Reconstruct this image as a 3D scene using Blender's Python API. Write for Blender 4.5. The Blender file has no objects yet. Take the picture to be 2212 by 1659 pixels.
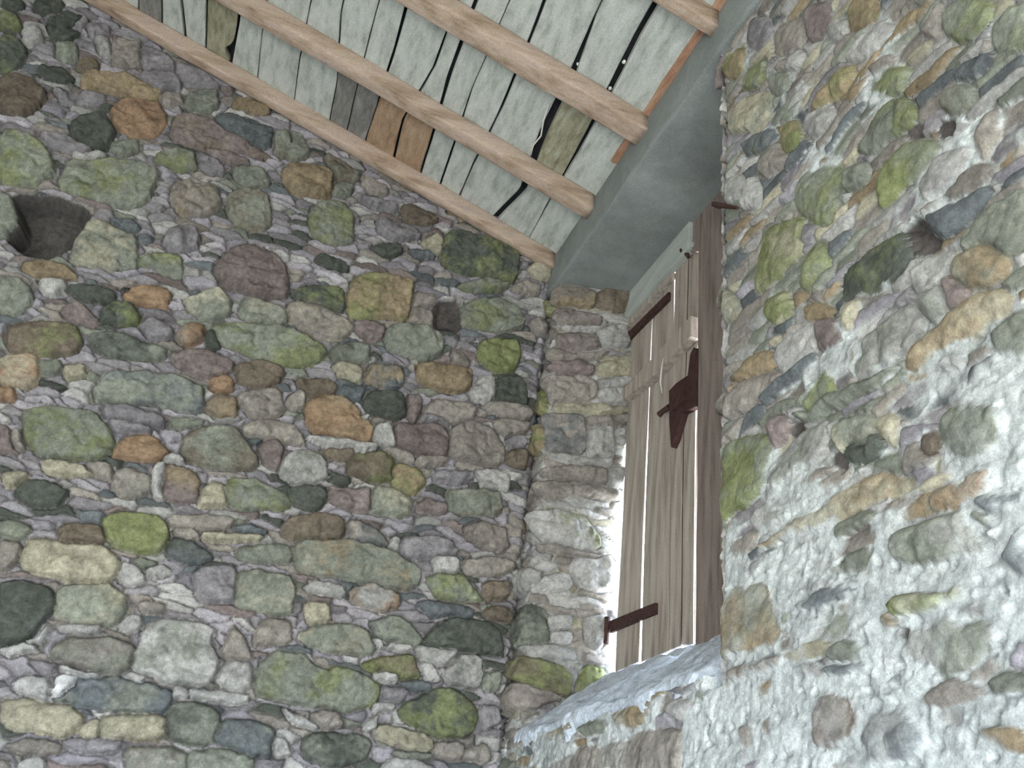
import bpy, bmesh, math, random
import numpy as np
from mathutils import Vector, Matrix
from mathutils.kdtree import KDTree

SC = bpy.context.scene
COL = SC.collection

# ------------------------------------------------------------------ camera
# axes of the world seen from the camera (right, down, forward)
CAM = (-0.96, -3.0, 1.6)
R = ((0.9400, 0.2435, 0.2383), (-0.3240, 0.4254, 0.8450), (0.1047, -0.8716, 0.4783))
cd = bpy.data.cameras.new('camera')
cam = bpy.data.objects.new('camera', cd)
COL.objects.link(cam)
right = Vector((R[0][0], R[1][0], R[2][0])).normalized()
fwd = Vector((R[0][2], R[1][2], R[2][2])).normalized()
up = right.cross(fwd).normalized()
right = fwd.cross(up).normalized()
m = Matrix((right, up, -fwd)).transposed().to_4x4()
m.translation = Vector(CAM)
cam.matrix_world = m
cd.sensor_width = 36.0
cd.lens = 36.0 * 2061.2 / 2212.0
cd.clip_start = 0.02
SC.camera = cam

# ------------------------------------------------------------------ sky, daylight, exposure
SC.view_settings.view_transform = 'Standard'
SC.view_settings.look = 'None'
SC.view_settings.gamma = 1.0
SC.view_settings.use_curve_mapping = False
SC.view_settings.exposure = 1.95
wd = bpy.data.worlds.new('overcast_sky')
SC.world = wd
wd.use_nodes = True
bg = wd.node_tree.nodes['Background']
bg.inputs['Color'].default_value = (0.72, 0.84, 1.0, 1)
bg.inputs['Strength'].default_value = 9.0

sd = bpy.data.lights.new('bounce_sun', 'SUN')          # added lamp outside the far opening; its ground bounce brightens the ceiling
sd.energy = 20.0
sd.angle = math.radians(2.0)
sd.color = (1.0, 0.98, 0.96)
bounce_sun = bpy.data.objects.new('bounce_sun', sd)
COL.objects.link(bounce_sun)
bounce_sun.rotation_euler = Vector((0.50, 0.12, -0.86)).to_track_quat('-Z', 'Y').to_euler()


def portal(name, loc, rot, sx, sy):
    """sky light comes in through this opening (sampling portal only)"""
    l = bpy.data.lights.new(name, 'AREA')
    l.shape = 'RECTANGLE'
    l.size, l.size_y = sx, sy
    l.cycles.is_portal = True
    o = bpy.data.objects.new(name, l)
    COL.objects.link(o)
    o.location, o.rotation_euler = loc, rot


# big barn doorway behind the camera
DOOR_X0, DOOR_X1, DOOR_Z, BACK_Y = -2.7, -0.5, 1.9, -4.9
FAR_X, FAR_Y0, FAR_Y1, FAR_Z = -4.3, -4.7, -3.2, 2.0      # opening added in the far long wall to light the right wall frontally
portal('doorway_daylight', ((DOOR_X0 + DOOR_X1) / 2, BACK_Y + 0.02, DOOR_Z / 2), (math.radians(90), 0, 0), DOOR_X1 - DOOR_X0, DOOR_Z)
portal('added_opening_daylight', (FAR_X + 0.02, (FAR_Y0 + FAR_Y1) / 2, FAR_Z / 2), (0, math.radians(-90), 0), FAR_Z, FAR_Y1 - FAR_Y0)
portal('window_daylight', (0.36, -0.7, 3.02), (0, math.radians(90), 0), 1.5, 1.3)

LEFT="""
b -2137,3999 -2048,4031 -1970,3987 -1976,3907 -2017,3856 -2083,3839
o -1883,4072 -1877,4127 -1776,4160 -1663,4161 -1617,4141 -1623,4098 -1731,4083 -1790,4073 -1872,4053
O -1747,4005 -1723,4055 -1623,4098 -1576,4054 -1561,3997 -1588,3932 -1659,3910 -1718,3924
d -1861,3880 -1848,3924 -1761,3976 -1719,3916 -1710,3822 -1748,3807 -1831,3833
rb -1543,4036 -1504,4084 -1411,4083 -1333,4052 -1233,4029 -1155,3997 -1357,3960 -1465,3935 -1519,3945
D -1411,4107 -1356,4147 -1257,4131 -1184,4129 -1188,4039 -1260,4042 -1337,4066
gb -1181,4114 -1129,4152 -1055,4125 -1030,4062 -1085,4009 -1156,4028
gG -2059,3768 -1974,3789 -1894,3748 -1844,3674 -1858,3620 -1897,3584 -1992,3569
gG -1823,3640 -1817,3736 -1701,3774 -1595,3801 -1530,3782 -1519,3720 -1528,3638 -1592,3600 -1718,3603 -1802,3606
mo -1468,3754 -1402,3801 -1315,3790 -1286,3720 -1312,3667 -1396,3630 -1451,3674
gb -1277,3775 -1219,3819 -1140,3826 -1117,3775 -1095,3680 -1169,3654 -1239,3665
o -1113,3943 -1082,3994 -978,4019 -926,4000 -915,3918 -949,3875 -1042,3863 -1097,3896
g -1286,3907 -1190,3944 -1139,3872 -1200,3834 -1276,3865
gG -1555,3854 -1470,3910 -1417,3901 -1408,3844 -1457,3818 -1548,3827
k -1950,3533 -1793,3578 -1688,3555 -1690,3476 -1706,3397 -1750,3330 -1835,3320 -1893,3364 -1884,3440
g -1975,3520 -1943,3512 -1903,3466 -1876,3416 -1895,3370 -1917,3349
gy -1699,3373 -1692,3482 -1649,3511 -1572,3531 -1517,3483 -1494,3404 -1486,3374 -1559,3343 -1688,3338
p -1430,3493 -1430,3554 -1356,3602 -1318,3559 -1320,3503 -1397,3470
g -1527,4171 -1438,4235 -1401,4160 -1440,4127 -1522,4109
m -1615,4133 -1550,4170 -1531,4121 -1574,4087 -1605,4097
p -1723,4192 -1594,4249 -1551,4194 -1634,4141 -1697,4162
p -1601,4297 -1499,4292 -1432,4263 -1434,4245 -1539,4216 -1587,4244
p -1744,4350 -1692,4349 -1610,4309 -1604,4262 -1696,4220 -1723,4275
m -1840,4339 -1752,4355 -1719,4260 -1774,4193 -1817,4224
dG -2236,4292 -2178,4295 -2138,4240 -2173,4198 -2205,4199
w -2133,4242 -2088,4272 -2058,4211 -2079,4177 -2117,4192
d -2074,4295 -2037,4390 -1988,4379 -1956,4310 -1979,4240 -2034,4239
dG -2195,4171 -2133,4192 -2084,4142 -2091,4066 -2142,4012
gG -2003,4212 -1957,4242 -1927,4181 -1962,4149 -1999,4165
bG -1920,4176 -1869,4208 -1843,4179 -1872,4125 -1912,4131
d -2035,4092 -1953,4121 -1909,4085 -1942,4054 -2013,4054
g -1715,3857 -1638,3911 -1616,3852 -1652,3808 -1708,3815
p -1424,3929 -1361,3931 -1311,3867 -1349,3837 -1406,3860
p -2030,4316 -1956,4386 -1942,4359 -1990,4260
d -2251,4336 -2176,4373 -2162,4329 -2209,4306
d -2148,4387 -2061,4431 -2056,4381 -2112,4328
p -1950,4364 -1875,4382 -1867,4335 -1914,4304
w -1916,4329 -1857,4322 -1823,4246 -1868,4242
p -1962,4014 -1898,4034 -1876,3981 -1912,3958
p -1882,4017 -1790,4057 -1775,4024 -1855,3982
r -1932,4019 -1898,4034 -1879,3980 -1916,3968
p -1946,3800 -1859,3821 -1753,3805 -1799,3764 -1888,3765
w -1809,3761 -1733,3791 -1703,3780 -1793,3745
D -1625,3533 -1563,3555 -1519,3530 -1579,3481
r -1426,3982 -1307,3945 -1226,3946 -1288,3914 -1389,3927
g -914,3965 -837,3979 -862,3915 -903,3907
gb -959,4099 -839,4057 -831,4013 -913,3989 -979,4075
m -816,4034 -720,4023 -703,3998 -760,3968 -815,3995
p -841,3938 -742,3936 -654,3937 -670,3916 -787,3912
gG -979,3811 -942,3862 -868,3882 -811,3842 -789,3723 -855,3692 -933,3701 -968,3755
b -635,3975 -518,3963 -489,3935 -540,3893 -634,3890
y -538,3802 -525,3837 -486,3874 -453,3824 -465,3775 -504,3784
p -728,3856 -654,3860 -566,3861 -537,3833 -618,3790 -718,3800
d -735,3727 -641,3782 -591,3739 -664,3700
D -582,3765 -515,3773 -475,3757 -546,3732
dG -457,3892 -324,3923 -157,3903 -138,3764 -244,3744 -357,3729 -446,3729
g -1167,4096 -1119,4156 -1067,4144 -1048,4079 -1090,4023 -1153,4037
o -1824,3273 -1782,3307 -1684,3308 -1652,3286 -1693,3260 -1774,3252 -1814,3258
gG -1490,3426 -1364,3468 -1332,3386 -1382,3376 -1429,3393 -1480,3389
g -1868,3203 -1818,3225 -1773,3190 -1750,3149 -1776,3098 -1829,3088
O -1499,3260 -1480,3298 -1379,3325 -1342,3304 -1350,3257 -1397,3242 -1471,3231
d -1676,3234 -1575,3261 -1522,3253 -1523,3221 -1617,3203
dG -1537,3185 -1518,3222 -1471,3231 -1422,3203 -1428,3151 -1490,3144 -1539,3141
r -1664,3151 -1621,3184 -1542,3153 -1552,3119 -1639,3117
gy -1300,3304 -1221,3369 -1161,3342 -1150,3274 -1232,3243 -1289,3263
gy -1129,3366 -1051,3384 -966,3351 -957,3308 -1049,3280 -1118,3297
r -1242,3442 -1225,3537 -1155,3596 -1044,3578 -990,3512 -976,3421 -1032,3397 -1108,3392 -1199,3389
dG -973,3436 -911,3490 -795,3514 -760,3422 -865,3430 -946,3411
bG -1790,3029 -1782,3060 -1688,3090 -1616,3106 -1568,3060 -1575,3005 -1630,2983 -1746,2966 -1776,2986
gG -1193,3236 -1101,3270 -949,3297 -872,3275 -794,3247 -821,3188 -901,3152 -996,3143 -1074,3158 -1151,3173
Om -1295,3167 -1275,3210 -1221,3221 -1208,3168 -1256,3135 -1287,3138
d -1213,3191 -1187,3212 -1145,3149 -1177,3128
gd -1545,3079 -1500,3111 -1317,3099 -1313,3064 -1388,3030 -1476,3028 -1535,3046
p -1423,3153 -1394,3193 -1312,3193 -1303,3140 -1366,3127
r -1300,3092 -1215,3135 -1094,3109 -1094,3066 -1178,3031 -1270,3052
b -1083,3106 -997,3149 -918,3129 -928,3077 -1000,3044 -1069,3049
Oy -1779,2940 -1679,2974 -1662,2922 -1651,2858 -1746,2842
O -1742,2832 -1703,2837 -1689,2808 -1729,2792
g -1666,2949 -1612,2971 -1592,2936 -1621,2911 -1655,2913
y -1595,2947 -1536,2970 -1520,2934 -1569,2909
gD -1477,2900 -1457,2963 -1347,3006 -1259,3013 -1163,2993 -1143,2916 -1173,2897 -1267,2895 -1338,2887 -1457,2866
O -1157,3030 -1123,3058 -1079,3046 -1074,3006 -1111,2990 -1144,2998
bo -1140,2941 -1110,2984 -1053,2982 -1038,2921 -1097,2912 -1137,2912
m -1051,2994 -998,3039 -924,3059 -895,3001 -905,2951 -989,2929 -1038,2962
m -890,3026 -851,3067 -832,3006 -876,2988
b -880,3102 -789,3140 -730,3119 -764,3067 -848,3056
p -1444,2853 -1367,2868 -1250,2848 -1251,2820 -1328,2817 -1422,2814
p -1411,2806 -1331,2810 -1274,2797 -1319,2786 -1394,2783
gG -1653,2769 -1595,2801 -1464,2825 -1403,2780 -1366,2719 -1401,2678 -1496,2660 -1570,2652 -1619,2692
O -1369,2729 -1350,2761 -1310,2788 -1257,2785 -1206,2743 -1223,2717 -1286,2701 -1359,2694
w -1223,2717 -1197,2745 -1154,2728 -1170,2714
gb -1177,2761 -1173,2818 -1120,2865 -1039,2881 -997,2857 -949,2801 -931,2767 -1004,2738 -1106,2729 -1161,2738
my -1006,2895 -948,2933 -849,2936 -812,2910 -809,2871 -893,2872 -985,2872
r -940,2855 -899,2877 -871,2844 -871,2776 -914,2782 -942,2815
wg -862,2756 -855,2819 -801,2855 -731,2850 -704,2794 -729,2760 -800,2732
d -819,2722 -725,2744 -690,2724 -705,2671 -774,2656 -809,2675
y -1550,2631 -1522,2643 -1426,2640 -1402,2620 -1451,2603 -1531,2599
m -1435,2654 -1369,2665 -1346,2618 -1400,2615
mg -1349,2643 -1323,2666 -1247,2663 -1225,2620 -1261,2581 -1306,2575 -1340,2598
ro -1200,2701 -1153,2707 -1107,2697 -1080,2612 -1123,2592 -1184,2588
w -1236,2692 -1204,2705 -1188,2587 -1214,2597
y -1084,2643 -1062,2675 -1020,2680 -1002,2609 -1070,2588
gG -1017,2691 -949,2718 -878,2713 -811,2685 -813,2647 -992,2606
d -1594,2509 -1566,2570 -1486,2569 -1456,2546 -1466,2508 -1520,2496
w -1719,2762 -1682,2745 -1681,2729 -1707,2728
r -1702,2713 -1674,2710 -1623,2649 -1658,2635 -1676,2636
y -1642,2562 -1607,2586 -1571,2585 -1604,2526
m -1642,2708 -1616,2656 -1641,2650 -1660,2692
g -1240,2851 -1197,2873 -1139,2878 -1138,2855 -1235,2830
w -1749,3235 -1693,3260 -1676,3234 -1705,3188 -1743,3200
oG -770,3467 -761,3574 -708,3606 -560,3626 -536,3591 -537,3520 -549,3447 -620,3446 -740,3401
my -981,3386 -905,3424 -824,3416 -744,3387 -731,3351 -767,3300 -848,3283 -921,3313
m -535,3584 -463,3593 -444,3549 -524,3517
m -535,3507 -452,3519 -442,3452 -539,3423
K -446,3563 -352,3600 -329,3473 -435,3448
gG -343,3574 -304,3615 -219,3650 -141,3638 -96,3580 -99,3543 -214,3501 -327,3502
gG -374,3665 -230,3742 -170,3724 -211,3689 -347,3652
m -158,3736 -103,3776 -42,3759 -45,3720 -160,3698
g -602,3410 -472,3450 -400,3417 -396,3344 -456,3307 -573,3305 -609,3348
G -251,3441 -199,3478 -112,3490 -87,3434 -116,3351 -194,3335 -256,3385
m -361,3354 -329,3384 -276,3352 -290,3321 -351,3324
o -476,3287 -421,3310 -278,3318 -263,3256 -294,3215 -375,3199 -452,3210
Do -654,3179 -631,3243 -531,3265 -504,3208 -537,3160 -628,3160
r -733,3390 -675,3422 -615,3413 -625,3336 -693,3329 -720,3354
g -786,3256 -722,3301 -653,3301 -648,3244 -722,3216 -774,3221
y -769,3196 -708,3227 -663,3201 -672,3155 -739,3155
D -747,3140 -681,3146 -645,3131 -658,3083 -726,3090
d -646,3074 -622,3131 -512,3148 -485,3087 -507,3050 -607,3048
r -494,3147 -444,3154 -430,3101 -450,3047 -477,3076
m -411,3132 -381,3165 -229,3174 -239,3114 -340,3081 -417,3092
m -218,3184 -191,3210 -34,3220 -34,3168 -149,3157
d -178,3300 -83,3340 -53,3288 -53,3228 -168,3217
w -261,3237 -222,3307 -166,3303 -175,3221 -249,3195
Oo -832,3024 -812,3054 -725,3084 -677,3066 -588,2998 -589,2944 -624,2929 -733,2931 -792,2933
w -579,2952 -578,3007 -537,3030 -497,2956 -521,2932
r -518,3016 -439,3049 -338,3069 -320,3019 -318,2965 -365,2941 -445,2945 -491,2957
m -314,3020 -309,3071 -250,3111 -166,3102 -118,3051 -106,2993 -126,2963 -201,2957 -306,2961
m -169,3126 -112,3154 -27,3157 -35,3117 -128,3086
b -98,3026 -53,3055 -21,3038 -21,2977 -92,2978
p -115,3077 -46,3101 -24,3069 -87,3041
bG -650,2835 -633,2886 -562,2915 -493,2897 -492,2828 -541,2799 -640,2809
b -753,2873 -638,2914 -640,2867 -717,2853
oG -502,2854 -480,2889 -402,2884 -374,2850 -408,2784 -477,2802
w -214,2924 -124,2946 -75,2927 -81,2878 -168,2875
r -692,2752 -559,2777 -545,2702 -637,2687 -683,2709
gy -549,2780 -481,2796 -412,2777 -418,2709 -543,2691
r -398,2758 -364,2783 -291,2777 -292,2748 -389,2732
gb -300,2838 -227,2850 -161,2871 -107,2854 -94,2788 -281,2746
w -812,2905 -731,2920 -565,2932 -571,2907 -740,2888
m -543,2932 -438,2935 -433,2906 -534,2916
p -419,3104 -330,3090 -322,3074 -424,3066
w -676,3030 -605,3036 -623,3013
m -429,2919 -316,2953 -312,2924 -414,2893
p -351,2885 -225,2915 -215,2882 -341,2852
d -696,2801 -638,2798 -644,2774 -695,2768
Gy -1337,2493 -1309,2519 -1212,2536 -1156,2518 -1138,2466 -1146,2430 -1207,2417 -1290,2424
y -1521,2341 -1509,2396 -1405,2409 -1304,2411 -1257,2387 -1241,2333 -1265,2309 -1392,2297 -1500,2303
b -1448,2448 -1376,2474 -1330,2469 -1308,2425 -1357,2409 -1427,2409
gG -1604,2423 -1567,2441 -1520,2428 -1525,2393 -1589,2379
gy -1378,2186 -1390,2251 -1374,2282 -1264,2304 -1210,2287 -1195,2234 -1214,2194 -1271,2183 -1341,2188
dD -1545,2248 -1484,2265 -1405,2258 -1383,2216 -1413,2152 -1433,2100 -1490,2086
mg -1353,2106 -1320,2134 -1219,2152 -1148,2147 -1136,2091 -1166,2060 -1251,2063 -1353,2080
wg -1137,2109 -1130,2209 -1080,2237 -992,2244 -939,2235 -937,2189 -904,2149 -910,2081 -959,2064 -1037,2060 -1076,2075 -1122,2071
w -1196,2192 -1185,2231 -1153,2228 -1151,2187 -1174,2178
m -898,2178 -886,2245 -844,2224 -804,2171 -846,2154 -894,2164
w -891,2079 -894,2128 -865,2156 -809,2152 -795,2095 -825,2068
Dg -1315,1975 -1293,1983 -1265,2013 -1266,2043 -1147,2054 -1033,2047 -1006,2025 -1015,1981 -1055,1970 -1164,1966 -1256,1968
W -1314,1984 -1315,2026 -1270,2042 -1269,2012 -1293,1983
y -1443,1947 -1365,1955 -1265,1958 -1221,1936 -1226,1898 -1261,1881 -1341,1881 -1422,1885
yb -1171,1907 -1173,1940 -1120,1960 -1012,1969 -998,1916 -1020,1904 -1149,1889
gd -998,1916 -1007,1999 -963,2015 -869,2008 -858,1928 -893,1910 -970,1908
Dg -862,1928 -854,1984 -780,1991 -707,1989 -689,1906 -759,1900
w -703,1968 -658,1949 -642,1917 -684,1907
p -1032,2375 -1018,2402 -930,2425 -902,2367 -904,2318 -993,2301 -1018,2329
gy -915,2403 -859,2430 -762,2429 -730,2395 -725,2327 -760,2311 -837,2311 -901,2323
dD -1133,2467 -1087,2487 -1004,2455 -993,2432 -1069,2416 -1122,2425
m -817,2229 -803,2289 -730,2302 -706,2235 -803,2208
p -1250,1870 -1165,1887 -1102,1884 -1107,1859 -1170,1850 -1241,1856
gm -1084,1850 -1072,1880 -974,1890 -925,1885 -913,1837 -1062,1817
g -921,1886 -849,1908 -741,1899 -739,1853 -907,1830
w -1417,1988 -1402,2016 -1337,2018 -1326,1957 -1390,1968
D -965,2550 -915,2566 -849,2554 -928,2537
m -1157,2538 -1060,2565 -965,2571 -977,2542 -1140,2511
y -1046,2511 -861,2541 -885,2521 -1032,2494
g -931,2490 -781,2538 -749,2483 -842,2458 -929,2460
m -1133,2502 -1058,2519 -1052,2495 -1118,2481
w -1338,1810 -1293,1828 -1269,1780 -1333,1772
m -1391,1830 -1334,1858 -1255,1862 -1257,1841 -1324,1828
w -1248,2350 -1241,2380 -1177,2360 -1167,2324 -1223,2317
w -1170,2366 -1130,2389 -1101,2380 -1135,2354
m -1164,2267 -1101,2280 -1098,2252 -1158,2245
w -1367,2165 -1244,2179 -1247,2160 -1345,2147
w -1409,2100 -1383,2162 -1398,2107 -1426,2102
m -1586,2370 -1533,2377 -1519,2323 -1544,2294 -1559,2291
y -1230,1898 -1181,1938 -1168,1895 -1197,1882
p -1405,2062 -1330,2062 -1328,2041 -1370,2043
w -1316,2056 -1197,2050 -1211,2039 -1304,2045
w -1150,2049 -1130,2070 -1090,2064 -1099,2049
w -1486,2074 -1419,2094 -1393,2090 -1457,2062
w -969,2053 -797,2063 -797,2041 -949,2026
w -1012,2050 -972,2048 -967,2027 -1001,2026
b -813,2594 -780,2628 -694,2658 -620,2647 -609,2591 -701,2566 -799,2555
go -757,2522 -748,2550 -602,2582 -471,2577 -389,2557 -341,2520 -350,2476 -399,2461 -503,2461 -630,2461 -728,2456
mD -611,2655 -537,2650 -478,2614 -464,2595 -526,2592 -583,2591
w -463,2590 -448,2626 -426,2625 -430,2581
p -422,2599 -413,2639 -254,2662 -230,2612 -314,2589 -408,2575
mr -212,2721 -154,2751 -79,2745 -49,2684 -74,2650 -137,2659 -201,2679
my -202,2564 -197,2608 -72,2634 -24,2611 -59,2571 -157,2557
gG -318,2508 -284,2536 -200,2548 -151,2510 -131,2482 -198,2459 -289,2462
b -121,2532 -46,2557 -39,2495 -121,2489
wO -563,2429 -502,2456 -402,2445 -390,2406 -462,2377 -540,2388
y -694,2363 -617,2373 -610,2315 -671,2299
w -703,2406 -684,2435 -589,2434 -574,2406 -642,2398
gy -696,2260 -633,2306 -537,2319 -480,2305 -448,2267 -463,2240 -579,2229 -648,2236
w -477,2290 -446,2286 -428,2265 -446,2257
gD -481,2339 -411,2377 -341,2355 -308,2311 -320,2289 -402,2294 -459,2303
D -342,2426 -292,2446 -153,2441 -155,2415 -285,2396
d -304,2317 -236,2384 -180,2405 -73,2404 -39,2349 -35,2314 -167,2306 -219,2307 -292,2304
Gb -487,2207 -414,2243 -330,2258 -296,2201 -354,2187 -465,2196
wd -223,2223 -190,2282 -114,2301 -95,2235 -106,2199 -187,2186
dG -343,2090 -259,2160 -201,2179 -138,2165 -96,2120 -113,2056 -146,2038 -232,2043 -309,2059
gG -780,2071 -790,2150 -746,2204 -674,2203 -622,2179 -581,2167 -552,2191 -472,2181 -418,2153 -419,2106 -490,2067 -574,2063 -714,2063
w -443,2186 -361,2200 -371,2170 -410,2163
p -412,2149 -334,2152 -332,2111 -411,2112
w -423,2101 -360,2101 -362,2083 -424,2078
D -362,2171 -275,2195 -256,2170 -313,2151
y -407,2035 -369,2041 -230,2030 -225,1994 -282,1986 -401,2000
dg -617,1955 -582,1986 -468,2003 -419,1993 -417,1932 -506,1906 -591,1916
g -343,1973 -223,1986 -221,1972 -317,1959
m -223,2017 -134,2026 -123,1982 -208,1983
m -123,2014 -49,2033 -38,1989 -113,1979
w -367,1917 -344,1951 -268,1961 -211,1938
m -604,2045 -525,2053 -505,2024 -566,1998 -593,2016
p -98,2138 -32,2153 -21,2103 -75,2076
w -446,2038 -413,2070 -406,2030 -442,2016
w -320,2289 -229,2300 -187,2298 -231,2246 -303,2248
w -308,2585 -228,2596 -217,2555 -290,2540
g -86,2246 -34,2255 -33,2206 -80,2198
w -297,2240 -261,2241 -225,2203 -275,2195
w -411,2283 -342,2295 -343,2270 -409,2273
w -696,2044 -597,2015 -566,1998 -641,2004
"""
REV="""
om -54,3696 -9,3703 86,3725 141,3722 140,3647 56,3641 -40,3633
b 147,3724 294,3785 305,3685 232,3649 151,3664
rm -36,3618 81,3622 179,3619 175,3578 86,3557 -22,3557
w 16,3542 110,3564 182,3567 147,3550 64,3537
mr 2,3506 112,3532 161,3527 182,3482 94,3456 7,3443
w 171,3557 265,3612 301,3517 212,3484 173,3518
m -54,3431 96,3431 225,3469 156,3423 -12,3384
r -73,3384 30,3381 110,3404 158,3392 154,3360 80,3339 -33,3345
y 169,3402 214,3446 309,3468 316,3399 184,3362
m -54,3306 13,3320 103,3345 173,3340 188,3301 168,3253 77,3234 1,3202
w 185,3350 314,3386 313,3342 193,3315
w 188,3295 239,3322 311,3316 313,3274 202,3256
y 18,3200 89,3226 302,3253 304,3229 172,3200 31,3180
mD -32,3157 26,3167 139,3179 154,3044 105,3037 7,3012
w 158,3143 248,3172 271,3084 262,3047 172,3031
m 144,3181 310,3224 306,3187 152,3153
w 261,3158 306,3176 310,3106 281,3116
w 19,2999 106,3020 184,3028 262,3036 263,3019 130,2992
m -8,2947 131,2987 242,3002 251,2948 81,2919 -14,2916
w 253,3005 315,3020 313,2952 257,2944
m -66,2891 18,2899 120,2912 119,2862 -8,2838
m 121,2906 302,2938 304,2900 139,2878
Go -188,3339 -11,3255 -18,3162 -159,3232
oG -178,3185 -23,3124 -24,3009 -178,3070
Gy -181,3752 -49,3672 -47,3597 -180,3681
wG -75,2783 17,2791 108,2806 190,2796 241,2744 243,2711 141,2689 39,2684 -27,2722
m 2,2665 250,2690 245,2678 31,2649
w 144,2645 200,2663 302,2690 303,2580 225,2554 144,2580
w -226,2577 -52,2592 32,2579 36,2543 -91,2511 -210,2528
w 39,2570 132,2589 146,2549 55,2510
gd -212,2383 -109,2467 16,2466 71,2456 86,2352 9,2328 -167,2348
w 73,2441 154,2456 151,2414 88,2393
w 94,2389 153,2399 160,2375 102,2360
w -34,2323 28,2347 167,2351 191,2321 117,2308 11,2304
Gb -164,2292 12,2295 129,2290 169,2268 169,2200 73,2208 -98,2236
Gy 193,2233 225,2307 280,2311 303,2290 262,2239 211,2211
w 203,2455 285,2491 290,2419 265,2364 214,2380
mr -191,2180 -61,2215 74,2204 143,2186 28,2140 -158,2132
"""
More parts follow.
